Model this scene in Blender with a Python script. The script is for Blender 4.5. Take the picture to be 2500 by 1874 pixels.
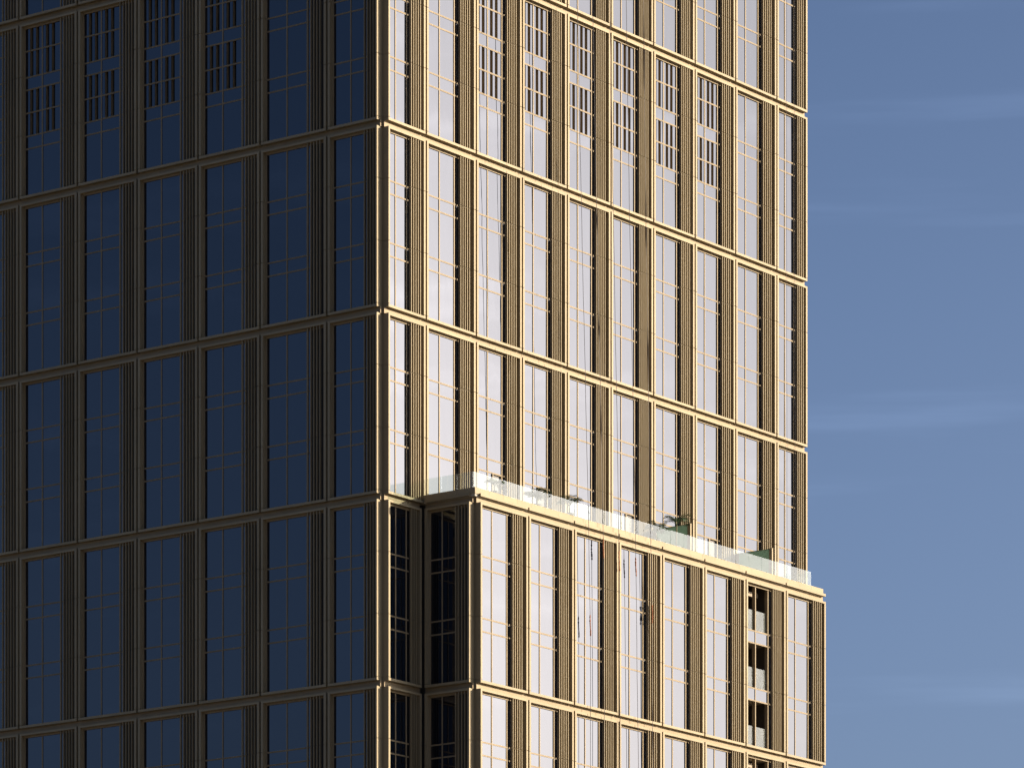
import bpy, math, random
from mathutils import Vector, Matrix

random.seed(7)
for o in list(bpy.data.objects):
    bpy.data.objects.remove(o, do_unlink=True)
scene = bpy.context.scene
COL = scene.collection
rad = math.radians

# ------------------------------------------------------------------ camera, sky, sun, exposure
EYE = 1.7
cam_data = bpy.data.cameras.new("camera")
cam = bpy.data.objects.new("camera", cam_data)
COL.objects.link(cam)
cam.location = (0, 0, EYE)
cam.rotation_euler = (rad(90), 0, 0)            # level camera with a rising (shift) lens: verticals stay vertical
cam_data.sensor_width = 36
cam_data.lens = 36 * 11766.9 / 2500
cam_data.shift_y = (3778.3 - 937.0) / 2500
cam_data.clip_start = 1
cam_data.clip_end = 20000
scene.camera = cam

ANG = 0.638504                                    # the lit facade runs 36.6 deg to the right of the view
SUN_AZ = math.degrees(ANG) + 48.5                 # degrees to the right of the view direction (+Y)
SUN_EL = 14.5

world = bpy.data.worlds.new("World")
scene.world = world
world.use_nodes = True
wn = world.node_tree
wn.nodes.clear()
w_out = wn.nodes.new("ShaderNodeOutputWorld")
w_bg = wn.nodes.new("ShaderNodeBackground")
w_sky = wn.nodes.new("ShaderNodeTexSky")
w_sky.sky_type = 'NISHITA'
w_sky.sun_disc = False
w_sky.sun_elevation = rad(SUN_EL)
w_sky.sun_rotation = rad(SUN_AZ)
w_sky.altitude = 30
w_sky.air_density = 0.6
w_sky.dust_density = 5.8
w_sky.ozone_density = 3.7
w_bg.inputs["Strength"].default_value = 0.085
# thin streaky high cloud over the whole sky
w_tc = wn.nodes.new("ShaderNodeTexCoord")
w_map = wn.nodes.new("ShaderNodeMapping")
w_map.inputs["Scale"].default_value = (4.0, 4.0, 62.0)
w_map.inputs["Rotation"].default_value = (rad(2.0), rad(-3.0), 0)
w_no = wn.nodes.new("ShaderNodeTexNoise")
w_no.inputs["Scale"].default_value = 1.6
w_no.inputs["Detail"].default_value = 9
w_no.inputs["Roughness"].default_value = 0.5
w_ramp = wn.nodes.new("ShaderNodeMapRange")
w_ramp.interpolation_type = 'SMOOTHSTEP'
w_ramp.inputs["From Min"].default_value = 0.54
w_ramp.inputs["From Max"].default_value = 0.78
w_ramp.inputs["To Max"].default_value = 0.11
w_mix = wn.nodes.new("ShaderNodeMix")
w_mix.data_type = 'RGBA'
w_white = wn.nodes.new("ShaderNodeHueSaturation")
w_white.inputs["Saturation"].default_value = 0.88
w_white.inputs["Value"].default_value = 2.6
wn.links.new(w_tc.outputs["Generated"], w_map.inputs["Vector"])
wn.links.new(w_map.outputs["Vector"], w_no.inputs["Vector"])
wn.links.new(w_no.outputs["Fac"], w_ramp.inputs["Value"])
w_sep = wn.nodes.new("ShaderNodeSeparateXYZ")          # thin haze thickening towards the horizon, all round
w_hz = wn.nodes.new("ShaderNodeMapRange")
w_hz.inputs["From Min"].default_value = 0.0
w_hz.inputs["From Max"].default_value = 0.30
w_hz.inputs["To Min"].default_value = 0.34
w_hz.inputs["To Max"].default_value = 0.0
w_add = wn.nodes.new("ShaderNodeMath")
w_add.operation = 'ADD'
w_add.use_clamp = True
wn.links.new(w_tc.outputs["Generated"], w_sep.inputs[0])
wn.links.new(w_sep.outputs["Z"], w_hz.inputs["Value"])
wn.links.new(w_hz.outputs["Result"], w_add.inputs[0])
wn.links.new(w_ramp.outputs["Result"], w_add.inputs[1])
wn.links.new(w_add.outputs[0], w_mix.inputs["Factor"])
wn.links.new(w_sky.outputs["Color"], w_white.inputs["Color"])
wn.links.new(w_sky.outputs["Color"], w_mix.inputs[6])
wn.links.new(w_white.outputs["Color"], w_mix.inputs[7])
wn.links.new(w_mix.outputs[2], w_bg.inputs["Color"])
wn.links.new(w_bg.outputs[0], w_out.inputs["Surface"])

sun_data = bpy.data.lights.new("sun", 'SUN')
sun_data.energy = 4.3
sun_data.angle = rad(0.53)
sun_data.color = (1.0, 0.84, 0.62)
sun = bpy.data.objects.new("sun", sun_data)
COL.objects.link(sun)
sv = Vector((math.sin(rad(SUN_AZ)) * math.cos(rad(SUN_EL)), math.cos(rad(SUN_AZ)) * math.cos(rad(SUN_EL)), math.sin(rad(SUN_EL))))
sun.rotation_euler = sv.to_track_quat('Z', 'Y').to_euler()
sun.location = sv * 400

scene.view_settings.view_transform = 'Standard'
scene.view_settings.look = 'None'
scene.view_settings.gamma = 1.0
scene.view_settings.exposure = 1.04
scene.view_settings.use_curve_mapping = False
scene.cycles.max_bounces = 8
scene.cycles.transparent_max_bounces = 12

# ------------------------------------------------------------------ materials
def new_mat(name):
    m = bpy.data.materials.new(name)
    m.use_nodes = True
    return m, m.node_tree, m.node_tree.nodes["Principled BSDF"]

def noise(nt, scale, detail=3, vec=None, kind="Object"):
    tc = nt.nodes.new("ShaderNodeTexCoord") if kind == "Object" else nt.nodes.new("ShaderNodeNewGeometry")
    n = nt.nodes.new("ShaderNodeTexNoise")
    n.inputs["Scale"].default_value = scale
    n.inputs["Detail"].default_value = detail
    src = tc.outputs["Object"] if kind == "Object" else tc.outputs["Position"]
    if vec:
        mp = nt.nodes.new("ShaderNodeMapping")
        mp.inputs["Scale"].default_value = vec
        nt.links.new(src, mp.inputs["Vector"])
        src = mp.outputs["Vector"]
    nt.links.new(src, n.inputs["Vector"])
    return n

def varied_mat(name, c0, c1, rough=0.5, metallic=0.0, scale=1.0, vec=None, bump=0.0, obj_rand=0.0, spec=0.5):
    m, nt, b = new_mat(name)
    n = noise(nt, scale, 4, vec, "World")
    mr = nt.nodes.new("ShaderNodeMapRange")
    mr.inputs["From Min"].default_value = 0.3
    mr.inputs["From Max"].default_value = 0.7
    nt.links.new(n.outputs["Fac"], mr.inputs["Value"])
    mx = nt.nodes.new("ShaderNodeMix")
    mx.data_type = 'RGBA'
    mx.inputs[6].default_value = (*c0, 1)
    mx.inputs[7].default_value = (*c1, 1)
    nt.links.new(mr.outputs["Result"], mx.inputs["Factor"])
    col = mx.outputs[2]
    if obj_rand:
        oi = nt.nodes.new("ShaderNodeObjectInfo")
        r2 = nt.nodes.new("ShaderNodeMapRange")
        r2.inputs["To Min"].default_value = 1 - obj_rand
        r2.inputs["To Max"].default_value = 1 + obj_rand
        nt.links.new(oi.outputs["Random"], r2.inputs["Value"])
        hs = nt.nodes.new("ShaderNodeHueSaturation")
        nt.links.new(r2.outputs["Result"], hs.inputs["Value"])
        nt.links.new(col, hs.inputs["Color"])
        col = hs.outputs["Color"]
    nt.links.new(col, b.inputs["Base Color"])
    b.inputs["Roughness"].default_value = rough
    b.inputs["Metallic"].default_value = metallic
    b.inputs["Specular IOR Level"].default_value = spec
    if bump:
        bp = nt.nodes.new("ShaderNodeBump")
        bp.inputs["Strength"].default_value = bump
        bp.inputs["Distance"].default_value = 0.02
        nt.links.new(n.outputs["Fac"], bp.inputs["Height"])
        nt.links.new(bp.outputs["Normal"], b.inputs["Normal"])
    return m

M_METAL = varied_mat("champagne_metal", (0.246, 0.196, 0.120), (0.282, 0.226, 0.140), 0.5, 0.06, 0.55, (1, 1, 0.3), 0.0, 0.05, 0.1)
M_RECESS = varied_mat("bronze_sheet", (0.235, 0.178, 0.107), (0.266, 0.202, 0.122), 0.5, 0.06, 0.7, None, 0.0, 0.03, 0.1)
M_FRAME = varied_mat("window_frame_metal", (0.232, 0.178, 0.110), (0.26, 0.20, 0.124), 0.5, 0.06, 0.8, None, 0, 0, 0.1)
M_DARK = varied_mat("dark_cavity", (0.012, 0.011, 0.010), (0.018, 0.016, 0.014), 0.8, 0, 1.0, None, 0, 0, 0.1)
M_BACK = varied_mat("dark_back_panel", (0.030, 0.026, 0.022), (0.038, 0.033, 0.028), 0.6, 0, 1.0, None, 0, 0, 0.2)
M_CORE = varied_mat("concrete_core", (0.10, 0.09, 0.08), (0.13, 0.12, 0.11), 0.9, 0, 0.6)
M_SLAB = varied_mat("terrace_paving", (0.36, 0.32, 0.26), (0.42, 0.38, 0.31), 0.8, 0, 1.5)
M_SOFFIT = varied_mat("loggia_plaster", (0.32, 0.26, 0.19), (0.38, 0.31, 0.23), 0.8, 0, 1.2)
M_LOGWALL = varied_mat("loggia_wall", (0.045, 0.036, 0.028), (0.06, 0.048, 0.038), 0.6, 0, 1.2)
M_GROUND = varied_mat("sandy_ground", (0.15, 0.13, 0.10), (0.20, 0.175, 0.135), 0.9, 0, 0.05)
M_POT = varied_mat("dark_planter", (0.10, 0.08, 0.065), (0.14, 0.115, 0.09), 0.7, 0, 3.0)
M_TRUNK = varied_mat("palm_trunk", (0.13, 0.12, 0.06), (0.19, 0.17, 0.09), 0.8, 0, 9.0, (1, 1, 4), 0.3)
M_LEAF = varied_mat("palm_leaf", (0.022, 0.048, 0.014), (0.055, 0.095, 0.03), 0.45, 0, 2.5)
M_ROPE = varied_mat("rope_fibre", (0.055, 0.05, 0.06), (0.10, 0.095, 0.10), 0.8, 0, 20.0)
M_SLEEVE = varied_mat("orange_sleeve", (0.36, 0.10, 0.012), (0.16, 0.045, 0.01), 0.7, 0, 9.0, (1, 1, 1.5), 0.6)
M_GREEN = varied_mat("green_frosted_glass", (0.10, 0.15, 0.12), (0.12, 0.17, 0.14), 0.25, 0, 0.6)
def add_translucent(m, fac):
    nt = m.node_tree
    b = nt.nodes["Principled BSDF"]
    out = nt.nodes["Material Output"]
    tl = nt.nodes.new("ShaderNodeBsdfTranslucent")
    tl.inputs["Color"].default_value = (0.32, 0.43, 0.36, 1)
    mx = nt.nodes.new("ShaderNodeMixShader")
    mx.inputs[0].default_value = fac
    nt.links.new(b.outputs[0], mx.inputs[1])
    nt.links.new(tl.outputs[0], mx.inputs[2])
    nt.links.new(mx.outputs[0], out.inputs["Surface"])
add_translucent(M_GREEN, 0.5)
M_CURTAIN = varied_mat("grey_blind", (0.16, 0.15, 0.15), (0.24, 0.225, 0.22), 0.8, 0, 1.5, (1, 1, 0.2))

def coated_glass(name, ior, base, bump, rand_rough=0.0):
    m, nt, b = new_mat(name)
    b.inputs["Base Color"].default_value = (*base, 1)
    b.inputs["Roughness"].default_value = 0.0
    b.inputs["IOR"].default_value = ior
    b.inputs["Specular Tint"].default_value = (0.99, 0.95, 1.0, 1)
    # slow roller-wave waviness of tempered panes
    n = noise(nt, 0.9, 1.5, (1.6, 1.6, 0.5), "World")
    bp = nt.nodes.new("ShaderNodeBump")
    bp.inputs["Strength"].default_value = bump
    bp.inputs["Distance"].default_value = 0.01
    nt.links.new(n.outputs["Fac"], bp.inputs["Height"])
    nt.links.new(bp.outputs["Normal"], b.inputs["Normal"])
    return m

M_GLASS = coated_glass("coated_glass", 1.70, (0.003, 0.005, 0.009), 0.12)

def clear_glass(name, tint, fac_veil, veil, ior):
    m, nt, b = new_mat(name)
    nt.nodes.remove(b)
    out = nt.nodes["Material Output"]
    tr = nt.nodes.new("ShaderNodeBsdfTransparent")
    tr.inputs["Color"].default_value = (*tint, 1)
    gl = nt.nodes.new("ShaderNodeBsdfGlossy")
    gl.inputs["Roughness"].default_value = 0.02
    fr = nt.nodes.new("ShaderNodeFresnel")
    fr.inputs["IOR"].default_value = ior
    ge = nt.nodes.new("ShaderNodeNewGeometry")
    inv = nt.nodes.new("ShaderNodeMath")
    inv.operation = 'SUBTRACT'
    inv.inputs[0].default_value = 1.0
    nt.links.new(ge.outputs["Backfacing"], inv.inputs[1])
    frm = nt.nodes.new("ShaderNodeMath")
    frm.operation = 'MULTIPLY'
    nt.links.new(fr.outputs[0], frm.inputs[0])
    nt.links.new(inv.outputs[0], frm.inputs[1])
    df = nt.nodes.new("ShaderNodeBsdfDiffuse")
    df.inputs["Color"].default_value = (*veil, 1)
    m1 = nt.nodes.new("ShaderNodeMixShader")
    m2 = nt.nodes.new("ShaderNodeMixShader")
    n = noise(nt, 1.3, 4, None, "World")
    mr = nt.nodes.new("ShaderNodeMapRange")
    mr.inputs["From Min"].default_value = 0.3
    mr.inputs["From Max"].default_value = 0.7
    mr.inputs["To Min"].default_value = fac_veil * 0.75
    mr.inputs["To Max"].default_value = fac_veil * 1.2
    nt.links.new(n.outputs["Fac"], mr.inputs["Value"])
    nt.links.new(mr.outputs["Result"], m1.inputs[0])
    nt.links.new(tr.outputs[0], m1.inputs[1])
    nt.links.new(df.outputs[0], m1.inputs[2])
    nt.links.new(frm.outputs[0], m2.inputs[0])
    nt.links.new(m1.outputs[0], m2.inputs[1])
    nt.links.new(gl.outputs[0], m2.inputs[2])
    nt.links.new(m2.outputs[0], out.inputs["Surface"])
    return m

M_RAIL = clear_glass("balustrade_glass", (0.92, 0.96, 0.94), 0.06, (0.72, 0.74, 0.72), 1.5)
M_LOGRAIL = clear_glass("loggia_rail_glass", (0.62, 0.68, 0.66), 0.45, (0.22, 0.225, 0.21), 1.38)

# ------------------------------------------------------------------ mesh helpers
def box_geo(boxes):
    vs, fs = [], []
    for (x0, x1, y0, y1, z0, z1) in boxes:
        k = len(vs)
        vs += [(x0, y0, z0), (x1, y0, z0), (x1, y1, z0), (x0, y1, z0), (x0, y0, z1), (x1, y0, z1), (x1, y1, z1), (x0, y1, z1)]
        fs += [(k, k+3, k+2, k+1), (k+4, k+5, k+6, k+7), (k, k+1, k+5, k+4), (k+1, k+2, k+6, k+5), (k+2, k+3, k+7, k+6), (k+3, k, k+4, k+7)]
    return vs, fs

MESH_CACHE = {}
def box_mesh(name, boxes, mat):
    key = (name, mat.name, tuple(tuple(round(c, 4) for c in b) for b in boxes))
    if key not in MESH_CACHE:
        me = bpy.data.meshes.new(name)
        vs, fs = box_geo(boxes)
        me.from_pydata(vs, [], fs)
        me.materials.append(mat)
        me.update()
        MESH_CACHE[key] = me
    return MESH_CACHE[key]

def raw_mesh(name, vs, fs, mat, smooth=False):
    me = bpy.data.meshes.new(name)
    me.from_pydata(vs, [], fs)
    me.materials.append(mat)
    me.update()
    if smooth:
        me.polygons.foreach_set("use_smooth", [True] * len(me.polygons))
    return me

def link(name, data, parent=None, loc=(0, 0, 0), rot=(0, 0, 0)):
    o = bpy.data.objects.new(name, data)
    COL.objects.link(o)
    o.location = loc
    o.rotation_euler = rot
    if parent is not None:
        o.parent = parent
    return o

def tag(o, label=None, cat=None, group=None, kind=None):
    if label: o["label"] = label
    if cat: o["category"] = cat
    if group: o["group"] = group
    if kind: o["kind"] = kind
    return o

# ------------------------------------------------------------------ ground
g = link("ground", raw_mesh("ground", [(-6000, -6000, 0), (6000, -6000, 0), (6000, 6000, 0), (-6000, 6000, 0)], [(0, 1, 2, 3)], M_GROUND))
tag(g, kind="structure")

# ------------------------------------------------------------------ facade geometry (metres)
cA, sA = math.cos(ANG), math.sin(ANG)
CORNER = Vector((-7.2449, 270.8072, 0))
U = Vector((sA, cA, 0))          # along the lit facade, away from the corner
NR = Vector((cA, -sA, 0))        # outward normal of the lit facade
ZB1 = 80.347 + EYE               # soffit edge of the first full band
MOD = 10.5
P = 3.75                         # how far the lower block stands out
S0 = 3.65                        # where the lower block starts along the lit facade
ROT_R = math.atan2(cA, sA)
ROT_L = math.atan2(-sA, cA)
# module bottoms (soffit level) and heights, top to bottom
ROWS = {-1: (ZB1 + 10.7, 10.5), 0: (ZB1, 10.7), 1: (ZB1 - MOD, MOD), 2: (ZB1 - 2 * MOD, MOD), 3: (ZB1 - 3 * MOD, MOD), 4: (ZB1 - 4 * MOD, MOD)}
ZT = ROWS[2][0]                  # terrace level

def at(s, off, z):
    return CORNER + U * s + NR * off + Vector((0, 0, z))

F_PX = 11766.9
def to_px(v):
    return 1250 + F_PX * v.x / v.y, 3778.3 - F_PX * (v.z - EYE) / v.y

def px_area(vecs):
    xs, ys = zip(*[to_px(v) for v in vecs])
    x0, x1 = max(0, min(xs)), min(2500, max(xs))
    y0, y1 = max(0, min(ys)), min(1874, max(ys))
    return max(0, x1 - x0) * max(0, y1 - y0)

def in_frame(vecs, m=60):
    xs, ys = zip(*[to_px(v) for v in vecs])
    return max(xs) > -m and min(xs) < 2500 + m and max(ys) > -m and min(ys) < 1874 + m

tower = link("apartment_tower", None, None, (CORNER.x, CORNER.y, 0))
tag(tower, "tall glass tower clad in champagne metal frames and fins, stepping out below a terrace", "tower")
T_INV = Matrix.Translation((-CORNER.x, -CORNER.y, 0))

def tower_part(name, mesh_boxes, mat, origin, rotz):
    o = link(name, box_mesh(name, mesh_boxes, mat), tower, Vector(origin) - tower.location, (0, 0, rotz))
    return o

# ------------------------------------------------------------------ bays
PIECES = []      # (area, kind, mesh, bay, loc, rot)
GL = 0.30        # glass depth behind the frame front
MAXN = 300
LAYOUTS = {}

def seg(a, b, n, gap=0.008):
    L = (b - a) / n
    return [(a + i * L + (gap / 2 if i else 0), a + (i + 1) * L - (gap / 2 if i < n - 1 else 0)) for i in range(n)]

def piece(kind, boxes, mat, bay, loc=(0, 0, 0), rot=(0, 0, 0)):
    me = box_mesh(kind, boxes, mat)
    x0 = min(b[0] for b in boxes); x1 = max(b[1] for b in boxes)
    z0 = min(b[4] for b in boxes); z1 = max(b[5] for b in boxes)
    mw = bay["mw"] @ Matrix.Translation(loc)
    ar = px_area([mw @ Vector((x, boxes[0][2], z)) for x in (x0, x1) for z in (z0, z1)])
    PIECES.append((ar, kind, me, bay["obj"], Vector(loc), rot, mw))

def make_bay(origin, rotz, H, u0, u1, m1, m2, fins, r0, r1, style="plain", lw=0.15, rw=0.15, row=1):
    """One three-storey frame: origin = left groove line at the frame front, bottom soffit level.
    u0,u1 frame edges; m1,m2 mullion centres; fins = fin centres; r0,r1 recess panel extent."""
    mw = Matrix.Translation(origin) @ Matrix.Rotation(rotz, 4, 'Z')
    if not in_frame([mw @ Vector((x, 0, z)) for x in (u0, u1) for z in (0, H)]):
        return
    J = [0.18, 3.725, 7.225, H - 0.333]
    fr = []
    for a, b in seg(u0, u1, 3):
        fr.append((a, b, 0.0, 0.5, 0.0, 0.14))                       # sill fascia
    for (xa, xb) in ((u0, u0 + lw), (u1 - rw, u1)):
        fr.append((xa, xb, 0.0, 0.52, 0.143, J[0]))
        for j in range(3):
            fr.append((xa, xb, 0.0, 0.52, J[j] + 0.030, J[j + 1]))
        for j in range(3):
            fr.append((xa + 0.03, xb - 0.03, 0.05, 0.5, J[j] - 0.005, J[j] + 0.035))
    for a, b in seg(u0 + lw + 0.002, u1 - rw - 0.002, 3):
        fr.append((a, b, 0.003, 0.5, H - 0.457, H - 0.335))             # lintel
    bay_o = link("bay_frame", box_mesh("bay_frame", fr, M_METAL), tower, Vector(origin) - tower.location, (0, 0, rotz))
    bay = {"obj": bay_o, "mw": mw}
    piece("recess_panel", [(a, b, 0.26, 0.495, H - 0.345, H + 0.01) for a, b in seg(r0, r1, 3)], M_RECESS, bay)
    # glazing lines
    gl0, gl1 = u0 + lw, u1 - rw
    zt = [0.14, 2.98, 3.73, 6.49, 7.23, H - 0.565]
    # window frame: head, sill, stiles
    sw = 0.085
    piece("window_frame", [(gl0, gl1, GL - 0.06, GL + 0.05, H - 0.575, H - 0.4565), (gl0, gl1, GL - 0.05, GL + 0.05, 0.141, 0.19),
                           (gl0, gl0 + sw, GL - 0.045, GL + 0.05, 0.19, H - 0.575), (gl1 - sw, gl1, GL - 0.045, GL + 0.05, 0.19, H - 0.575)], M_FRAME, bay)
    for m in (m1, m2):
        dd = 0.2 if style == "loggia" else 0.06
        piece("mullion", [(m - 0.038, m + 0.038, GL - 0.032, GL + dd, 0.191, H - 0.576)], M_FRAME, bay)
    ts = list(zt[1:5])
    if style == "louvre":
        ts += [5.11, (7.23 + H - 0.5) / 2 + 0.08]
    tx1 = fins[0] + 0.02
    for t in ts:
        piece("transom", [(gl0 + sw + 0.001, tx1, GL - 0.022, GL + 0.04, t - 0.042, t - 0.013),
                          (gl0 + sw + 0.001, tx1, GL - 0.022, GL + 0.04, t + 0.013, t + 0.042),
                          (gl0 + sw + 0.001, tx1, GL - 0.006, GL + 0.04, t - 0.0129, t + 0.0129)], M_FRAME, bay)
    cols = [(gl0 + 0.01, m1), (m1, m2)]
    for k in range(5):
        z0, z1 = zt[k] + 0.01, zt[k + 1] - 0.01
        spandrel = k in (1, 3)
        for ci, (a, b) in enumerate(cols):
            w, h = b - a, z1 - z0
            c = ((a + b) / 2, GL, (z0 + z1) / 2)
            rot = (random.gauss(0, 0.0010), 0, random.gauss(0, 0.0012))
            if style == "loggia" and not spandrel:
                if ci == 0 and k == 0: pass
                piece("loggia_rail", [(-w/2 + 0.03, w/2 - 0.03, 0.10, 0.115, -h/2, -h/2 + 1.28)], M_LOGRAIL, bay, c)
            elif style == "louvre" and k in (2, 4):
                # glass strips with open dark vent slots between them
                n = [(0, .26), (.53, .73), (1.0, w)]
                s = [(.26, .53), (.73, 1.0)]
                if ci == 0:
                    n = [(w - y, w - x) for x, y in n]; s = [(w - y, w - x) for x, y in s]
                piece("vent_pane", [(x - w/2, y - w/2, 0.0, 0.03, -h/2, h/2) for x, y in n], M_GLASS, bay, c, rot)
                for x, y in s:
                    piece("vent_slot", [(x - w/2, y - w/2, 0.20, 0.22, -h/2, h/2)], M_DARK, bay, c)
                    piece("vent_reveal", [(x - w/2 - 0.004, x - w/2 + 0.014, 0.031, 0.2, -h/2, h/2),
                                          (y - w/2 - 0.014, y - w/2 + 0.004, 0.031, 0.2, -h/2, h/2)], M_FRAME, bay, c)
            elif style == "door" and k == 0 and ci == 1:
                piece("window_pane", [(-w/2, -w/2 + 0.42, 0.0, 0.03, -h/2, h/2)], M_GLASS, bay, c, rot)
                piece("door_mullion", [(-w/2 + 0.42, -w/2 + 0.50, -0.06, 0.05, -h/2, h/2 - 0.04)], M_FRAME, bay, c)
                piece("door_blind", [(-w/2 + 0.5, w/2, 0.10, 0.12, -h/2, h/2)], M_CURTAIN, bay, c)
            else:
                piece("spandrel_pane" if spandrel else "window_pane", [(-w/2, w/2, 0.0, 0.03, -h/2, h/2)], M_GLASS, bay, c, rot)
    piece("side_pane", [(m2, fins[0] + 0.03, GL + 0.002, GL + 0.03, 0.15, H - 0.5)], M_GLASS, bay)
    piece("back_panel", [(fins[0] + 0.031, gl1 - sw - 0.001, GL - 0.03, GL + 0.03, 0.191, H - 0.576)], M_BACK, bay)
    for fx in fins:
        bx = []
        for j in range(3):
            z0 = 0.141 if j == 0 else J[j] + 0.026
            z1 = J[j + 1] if j < 2 else H - 0.458
            bx.append((fx - 0.020, fx + 0.020, 0.05, 0.18, z0, z1))
        bx += [(fx - 0.015, fx + 0.015, 0.135, 0.175, J[j] - 0.002, J[j] + 0.03) for j in (1, 2)]
        piece("fin", bx, M_METAL, bay)
    if style == "loggia":
        # room-deep balcony behind the frame: back wall, side walls, floors, ceiling beam
        D = 2.3
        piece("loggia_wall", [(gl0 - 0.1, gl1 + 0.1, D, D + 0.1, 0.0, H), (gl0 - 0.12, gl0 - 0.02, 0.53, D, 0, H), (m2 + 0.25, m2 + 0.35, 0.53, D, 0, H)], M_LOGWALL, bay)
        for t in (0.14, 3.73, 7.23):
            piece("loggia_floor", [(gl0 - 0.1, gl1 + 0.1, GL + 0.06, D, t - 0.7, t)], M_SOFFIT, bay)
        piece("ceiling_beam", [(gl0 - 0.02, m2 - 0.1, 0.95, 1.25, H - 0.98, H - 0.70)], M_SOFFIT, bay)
    return bay_o

def fin_row(a, d, n=5):
    return [a + d * i for i in range(n)]

# lit facade: groove positions along U
RG = [0.0, 3.986, 8.712, 13.180, 17.645, 22.110, 26.565, 31.015, 35.463, 40.100]
def bay_R(i, row, off=0.0, low=False):
    z, H = ROWS[row]
    s = RG[i]
    style = "louvre" if (row == 0 and 2 <= i <= 7 and not low) else "plain"
    if row == 2 and i in (2, 3, 5, 7) and not low: style = "door"
    if low and i == 7: style = "loggia"
    e = RG[i + 1] if i < 9 else 44.1
    p = e - s
    u0, u1, r0, r1, lw, rw = 0.07, p - 0.07, 0.002, p - 0.002, 0.15, 0.15
    m1, m2, fins = 1.445, 2.83, fin_row(3.075, 0.2135)
    if i == 1: m1, m2, fins = 1.58, 2.975, fin_row(3.315, 0.21)
    if i == 8: m1, m2, fins = 1.505, 2.905, fin_row(3.19, 0.2175)
    if i == 0: u0, lw, r0, m1, m2, fins = 0.51, 0.13, 0.44, 1.495, 2.50, fin_row(2.67, 0.2125)
    if i == 9: u1, rw, r1, m1, m2, fins = 3.51, 0.16, 3.56, 1.345, 2.33, fin_row(2.48, 0.21, 4)
    if low:
        if i == 1: u0, r0, m1, m2, fins = 4.15 - s, 4.09 - s, 1.58, 3.0, fin_row(3.30, 0.2125)
        if i == 8: u1, rw, r1, m1, m2, fins = 39.95 - s, 0.16, 40.0 - s, 1.435, 2.875, fin_row(3.14, 0.225)
    make_bay(at(s, off, z), ROT_R, H, u0, u1, m1, m2, fins, r0, r1, style, lw, rw, row)

def bay_R_corner_low(row):
    z, H = ROWS[row]
    make_bay(at(0, 0, z), ROT_R, H, 0.51, 3.56, 1.505, 2.475, [2.71, 2.92, 3.13], 0.44, 3.70, "plain", 0.15, 0.14, row)

def bay_return(row):
    z, H = ROWS[row]
    # faces the camera's left; starts at the re-entrant corner and runs outwards
    make_bay(at(S0, 0.0, z), ROT_L, H, 0.13, 3.305, 1.18, 2.24, [2.28, 2.49, 2.71, 2.93], 0.0, P - 0.40, "plain", 0.16, 0.13, row)

LG = [0.0, 4.064, 8.966, 13.619, 18.278, 22.932, 27.595, 32.25]
def bay_L(i, row):
    z, H = ROWS[row]
    tl, tr = LG[i], LG[i - 1]
    p = tl - tr
    style = "louvre" if (row == 0 and i >= 3) else "plain"
    u0, u1, r0, r1, rw = 0.07, p - 0.07, 0.002, p - 0.002, 0.155
    m1, m2, fins = 1.645, 3.09, fin_row(3.29, 0.223)
    if i == 2: m1, m2, fins = 1.775, 3.26, fin_row(3.45, 0.226)
    if i == 1: u1, r1, rw, m1, m2, fins = p - 0.445, p - 0.40, 0.12, 1.53, 2.56, fin_row(2.66, 0.214, 4)
    o = CORNER + Vector((-cA, sA, 0)) * tl + Vector((0, 0, z))
    make_bay(o, ROT_L, H, u0, u1, m1, m2, fins, r0, r1, style, 0.15, rw, row)

for row in (-1, 0, 1, 2):
    for i in range(10):
        bay_R(i, row)
for row in (3, 4):
    bay_R_corner_low(row)
    bay_return(row)
    for i in range(1, 9):
        bay_R(i, row, P, True)
for row in (-1, 0, 1, 2, 3, 4):
    for i in range(1, 8):
        bay_L(i, row)

# instantiate the pieces: the 300 that show largest of each kind singly, the rest joined
PLURAL = {"fin": "fins", "window_pane": "window_panes", "spandrel_pane": "spandrel_panes", "transom": "transoms", "mullion": "mullions"}
by_kind = {}
for p_ in PIECES:
    by_kind.setdefault(p_[1], []).append(p_)
for kind, lst in by_kind.items():
    lst.sort(key=lambda q: -q[0])
    for (ar, k, me, bo, loc, rot, mw) in lst[:MAXN]:
        link(kind, me, bo, loc, rot)
    rest = lst[MAXN:]
    if rest:
        vs, fs = [], []
        for (ar, k, me, bo, loc, rot, mw) in rest:
            b0 = len(vs)
            M = T_INV @ mw @ Matrix.Rotation(rot[2], 4, 'Z') @ Matrix.Rotation(rot[0], 4, 'X')
            vs += [tuple(M @ v.co) for v in me.vertices]
            fs += [tuple(b0 + i for i in f.vertices) for f in me.polygons]
        o = link(PLURAL.get(kind, kind + "s"), raw_mesh(kind + "_rest", vs, fs, rest[0][2].materials[0]), tower)
        tag(o, kind="stuff")

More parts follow.
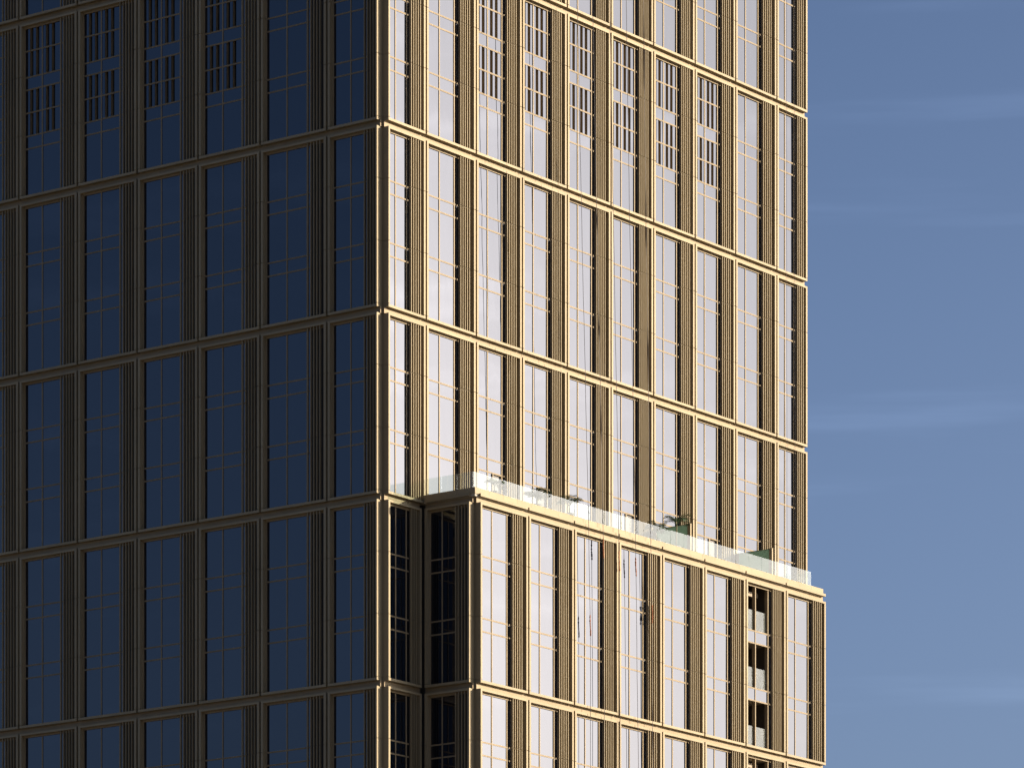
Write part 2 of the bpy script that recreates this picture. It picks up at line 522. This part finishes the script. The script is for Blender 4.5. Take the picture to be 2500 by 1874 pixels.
# ------------------------------------------------------------------ tower core, terrace
ZTOP = ROWS[-1][0] + 12.0
core_u = [(0.62, 43.4, 0.60, 30.0, ZT - 0.3, ZTOP)]
tower_part("core_wall", core_u, M_CORE, at(0, 0, 0), ROT_R)
tower_part("core_wall", [(0.62, 43.4, 0.60, 30.0, 0.0, ZT - 0.301)], M_CORE, at(0, 0, 0), ROT_R)
tower_part("podium_core", [(S0 + 0.62, 39.4, 2.75, P + 0.55, 0.0, ZT - 0.05)], M_CORE, at(0, P, 0), ROT_R)
tower_part("lower_wall", [(0.3, 43.8, 0.3, 30.2, 0.0, ROWS[4][0] - 0.1)], M_METAL, at(0, 0, 0), ROT_R)
tower_part("lower_wall", [(S0 + 0.3, 39.6, 0.3, P + 0.25, 0.0, ROWS[4][0] - 0.1)], M_METAL, at(0, P, 0), ROT_R)
tower_part("roof_slab", [(0.4, 43.7, 0.4, 30.1, ZTOP, ZTOP + 0.6)], M_CORE, at(0, 0, 0), ROT_R)
# terrace: band fascia on top of the lower block, parapet, paving
band = []
edges = [4.15, 8.712, 13.180, 17.645, 22.110, 26.565, 31.015, 35.463, 39.95]
for k in range(8):
    a = edges[k] + (0.07 if k else 0); b = edges[k + 1] - (0.07 if k < 7 else 0)
    for x0, x1 in seg(a, b, 3):
        band.append((x0, x1, 0.0, 0.5, 0.0, 0.16))
band_o = tower_part("terrace_fascia", band, M_METAL, at(0, P, ZT), ROT_R)
tower_part("terrace_fascia", [(x0, x1, 0.0, 0.5, 0.0, 0.16) for x0, x1 in seg(0.13, 3.305, 3)], M_METAL, at(S0, 0, ZT), ROT_L)
for x0, x1 in seg(S0 + 0.115, 39.83, 27, 0.010):
    tower_part("parapet_panel", [(0.0, x1 - x0, 0.115, 0.16, 0.10, 0.46)], M_METAL, at(x0, P, ZT), ROT_R)
for x0, x1 in seg(0.02, P - 0.162, 3, 0.010):
    tower_part("parapet_panel", [(0.0, x1 - x0, 0.115, 0.16, 0.10, 0.46)], M_METAL, at(S0, x0, ZT), ROT_L)
tower_part("terrace_slab", [(S0 + 0.163, 39.82, 0.163, P + 0.45, -0.02, 0.34)], M_SLAB, at(0, P, ZT), ROT_R)

# ------------------------------------------------------------------ glass balustrade on the terrace edge
BAL_IN = 0.38
bal = link("glass_balustrade", None, None, at(S0 + 0.2, P - BAL_IN, ZT + 0.34))
tag(bal, "long frameless glass balustrade along the terrace edge above the lower block", "balustrade")
def bal_part(name, boxes, mat, origin, rotz):
    return link(name, box_mesh(name, boxes, mat), bal, Vector(origin) - bal.location, (0, 0, rotz))
for x0, x1 in seg(S0 + 0.30, 38.85, 25, 0.022):
    bal_part("glass_panel", [(0, x1 - x0, 0.0, 0.02, 0.345, 1.40)], M_RAIL, at(x0, P - BAL_IN, ZT), ROT_R)
for x0, x1 in seg(0.05, P - BAL_IN - 0.03, 3, 0.022):
    bal_part("glass_panel", [(0, x1 - x0, 0.0, 0.02, 0.345, 1.40)], M_RAIL, at(S0 + 0.27, x0, ZT), ROT_L)
for x0, x1 in seg(0.4, P - BAL_IN - 0.03, 2, 0.022):
    bal_part("glass_panel", [(0, x1 - x0, 0.0, 0.02, 0.345, 1.40)], M_RAIL, at(38.83, x0, ZT), ROT_L)
bal_part("base_channel", [(S0 + 0.30, 38.85, -0.02, 0.04, 0.342, 0.44)], M_FRAME, at(0, P - BAL_IN, ZT), ROT_R)

# ------------------------------------------------------------------ green privacy screens between the terraces
def privacy_screen(s, label):
    root = link("privacy_screen", None, None, at(s, 1.4, ZT + 0.34))
    tag(root, label, "screen", "green privacy screens on the terrace")
    def part(name, boxes, mat):
        return link(name, box_mesh(name, boxes, mat), root, at(s, 0, ZT) - root.location, (0, 0, ROT_L))
    part("glass_panel", [(0.25, 2.52, -0.012, 0.012, 0.42, 2.36)], M_GREEN)
    part("post", [(2.525, 2.74, -0.06, 0.06, 0.345, 2.40)], M_METAL)
    part("wall_post", [(0.05, 0.245, -0.05, 0.05, 0.345, 2.38)], M_METAL)
    part("top_rail", [(0.25, 2.52, -0.02, 0.02, 2.362, 2.385)], M_FRAME)
privacy_screen(26.56, "green frosted privacy screen with metal post, behind the palm on the terrace")
privacy_screen(35.46, "green frosted privacy screen with metal post, nearest the terrace's right end")

# ------------------------------------------------------------------ palms
def palm(s, off, h_trunk, fl, nf, seed, label, lean=0.0):
    rnd = random.Random(seed)
    base = at(s, off, ZT + 0.345)
    root = link("potted_palm", None, None, base)
    tag(root, label, "palm", "potted palms along the terrace balustrade")
    # planter: tapered round pot with rim and soil
    vs, fs, N = [], [], 20
    prof = [(0.0, 0.0), (0.20, 0.0), (0.27, 0.42), (0.29, 0.42), (0.29, 0.47), (0.25, 0.47), (0.25, 0.40), (0.0, 0.40)]
    for r, z in prof:
        for k in range(N):
            a = 2 * math.pi * k / N
            vs.append((r * math.cos(a), r * math.sin(a), z))
    for j in range(len(prof) - 1):
        for k in range(N):
            fs.append((j*N + k, j*N + (k+1) % N, (j+1)*N + (k+1) % N, (j+1)*N + k))
    link("pot", raw_mesh("pot", vs, fs, M_POT, False), root)
    # trunk
    vs, fs, N, K = [], [], 10, 12
    for j in range(K + 1):
        t = j / K
        r = 0.055 * (1 - 0.45 * t) + 0.006 * (j % 2)
        for k in range(N):
            a = 2 * math.pi * k / N
            vs.append((r * math.cos(a) + lean * t * t, r * math.sin(a), 0.38 + h_trunk * t))
    for j in range(K):
        for k in range(N):
            fs.append((j*N + k, j*N + (k+1) % N, (j+1)*N + (k+1) % N, (j+1)*N + k))
    link("trunk", raw_mesh("trunk", vs, fs, M_TRUNK, True), root)
    top = Vector((lean, 0, 0.38 + h_trunk))
    for i in range(nf):
        az = 2 * math.pi * (i + rnd.uniform(-.3, .3)) / nf * 1.618
        el0 = rnd.uniform(0.75, 1.4)
        L = fl * rnd.uniform(0.8, 1.1)
        droop = rnd.uniform(1.3, 2.3)
        vs, fs = [], []
        pts, n = [], 16
        pos = top.copy()
        d2 = Vector((math.cos(az), math.sin(az), 0))
        side = Vector((-math.sin(az), math.cos(az), 0))
        el = el0
        for j in range(n + 1):
            pts.append((pos.copy(), el))
            stp = L / n
            pos = pos + (d2 * math.cos(el) + Vector((0, 0, math.sin(el)))) * stp
            el -= droop / n * (0.4 + 1.2 * j / n)
        # rachis
        for j, (q, e) in enumerate(pts):
            r = 0.014 * (1 - 0.8 * j / n)
            up = Vector((0, 0, 1)) * math.cos(e) - d2 * math.sin(e)
            for c in ((side * r), (up * r), (-side * r), (-up * r)):
                vs.append(tuple(q + c))
        for j in range(n):
            for k in range(4):
                fs.append((j*4 + k, j*4 + (k+1) % 4, (j+1)*4 + (k+1) % 4, (j+1)*4 + k))
        # leaflets
        for j in range(4, n + 1):
            q, e = pts[j]
            fwd = d2 * math.cos(e) + Vector((0, 0, math.sin(e)))
            up = Vector((0, 0, 1)) * math.cos(e) - d2 * math.sin(e)
            ll = 0.42 * fl * math.sin(math.pi * min(0.97, (j - 2.5) / (n - 1.0))) ** 0.7
            for sg in (-1, 1):
                for sub in (0.0, 0.5):
                    q2 = q - fwd * (sub * L / n)
                    dirv = (side * sg * 0.85 + fwd * 0.6 + up * rnd.uniform(-0.1, 0.3)).normalized()
                    tip = q2 + dirv * ll * rnd.uniform(0.8, 1.1) - Vector((0, 0, 0.16 * ll))
                    mid = q2 + dirv * ll * 0.5
                    wv = fwd * 0.016
                    b = len(vs)
                    vs += [tuple(q2 - wv * .5), tuple(q2 + wv * .5), tuple(mid + wv), tuple(tip), tuple(mid - wv)]
                    fs += [(b, b+1, b+2, b+4), (b+4, b+2, b+3)]
        link("frond", raw_mesh("frond", vs, fs, M_LEAF), root)

palm(6.7, 2.8, 0.35, 0.75, 11, 3, "small palm seen through the balustrade nearest the terrace's left corner")
palm(10.9, 2.75, 0.32, 1.0, 13, 11, "bushy palm seen through the glass below the second metal pier from the left")
palm(14.0, 2.8, 0.5, 1.0, 10, 5, "palm with one arching frond above the glass, right of the bushy palm")
palm(22.9, 2.75, 0.5, 0.95, 13, 8, "palm wholly behind the glass, left of the tall palm by the green screen")
palm(25.2, 2.6, 1.35, 1.15, 9, 21, "tallest palm, rising above the glass in front of the green screen", 0.03)

# ------------------------------------------------------------------ window-cleaning ropes with orange edge sleeves
def tube(points, radii, N=6):
    vs, fs = [], []
    for (q, r) in zip(points, radii):
        for k in range(N):
            a = 2 * math.pi * k / N
            vs.append((q.x + r * math.cos(a), q.y + r * math.sin(a), q.z))
    for j in range(len(points) - 1):
        for k in range(N):
            fs.append((j*N + k, (j+1)*N + k, (j+1)*N + (k+1) % N, j*N + (k+1) % N))
    fs.append(tuple(range(N)))
    fs.append(tuple(reversed(range((len(points)-1)*N, len(points)*N))))
    return vs, fs

def lerp_path(ctrl, z):
    for (s0, z0), (s1, z1) in zip(ctrl, ctrl[1:]):
        if z1 <= z <= z0:
            return s0 + (s1 - s0) * (z0 - z) / (z0 - z1)
    return ctrl[-1][0] if z < ctrl[-1][1] else ctrl[0][0]

def rope(ctrl, off, label, sleeve=None, seed=1, r=0.014, group="work ropes hanging down the lit facade"):
    rnd = random.Random(seed)
    ztop, zbot = ctrl[0][1], ctrl[-1][1]
    base = at(ctrl[-1][0], off, ZT + zbot)
    n = 60
    pts = []
    for i in range(n + 1):
        z = ztop + (zbot - ztop) * i / n
        s = lerp_path(ctrl, z) + 0.012 * math.sin(z * 0.7 + seed) + 0.006 * math.sin(z * 2.1 + seed * 2)
        pts.append(at(s, off, ZT + z) - base)
    vs, fs = tube(pts, [r] * (n + 1))
    root = link("rope", raw_mesh("rope", vs, fs, M_ROPE, True), None, base)
    tag(root, label, "rope", group)
    if sleeve:
        z0, z1 = sleeve
        m = 26
        ps, rs = [], []
        for i in range(m + 1):
            z = z0 + (z1 - z0) * i / m
            ps.append(at(lerp_path(ctrl, z) + 0.012 * math.sin(z * 0.7 + seed) + 0.02 * math.sin(z * 4 + seed) + rnd.uniform(-.008, .008), off, ZT + z) - base)
            rs.append((0.026 + 0.030 * rnd.random() ** 1.5) * (0.55 if i in (0, m) else 1))
        vs, fs = tube(ps, rs, 8)
        link("sleeve", raw_mesh("sleeve", vs, fs, M_SLEEVE, True), root)

TOPZ = ZTOP - ZT + 0.55
rope([(13.0, TOPZ), (13.28, 30.3), (13.69, 18.5), (14.32, 2.5), (14.58, -5.1), (14.62, -16)], 3.87, "thin work rope with a low-hanging orange sleeve, leftmost of the five", (-5.09, -6.32), 1)
rope([(14.6, TOPZ), (14.81, 30.7), (15.2, 18.9), (15.83, 1.3), (15.95, -4.9), (16.0, -16)], 3.87, "thin work rope with an orange sleeve just under the terrace edge, second from left", (-0.42, -1.59), 2)
rope([(16.35, TOPZ), (16.53, 31.1), (16.88, 19.0), (17.38, 3.0), (17.48, -2.0), (17.6, -16)], 3.87, "thin work rope whose thick orange sleeve hangs over a frame joint, middle of the five", (-0.87, -2.07), 3)
rope([(18.05, TOPZ), (18.2, 31.5), (18.54, 19.1), (19.07, 3.1), (19.2, -2.1), (19.5, -16)], 3.87, "thin work rope with an orange sleeve before a bright window, fourth from left", (-0.98, -2.11), 4)
rope([(19.8, TOPZ), (19.95, 32.0), (20.22, 19.0), (20.67, 2.4), (20.86, -4.6), (20.95, -16)], 3.87, "thin work rope with an orange sleeve against the fins, rightmost of the five", (-3.53, -4.63), 5)
rope([(41.1, TOPZ), (41.12, 20), (41.2, 0.36)], 0.06, "thin rope hanging down the last narrow bay, the one nearer its centre mullion", None, 6, 0.008, "ropes in the last narrow bay")
rope([(42.0, TOPZ), (42.05, 20), (42.1, 0.36)], 0.06, "thin rope hanging down the last narrow bay, the one nearer its fins", None, 7, 0.008, "ropes in the last narrow bay")
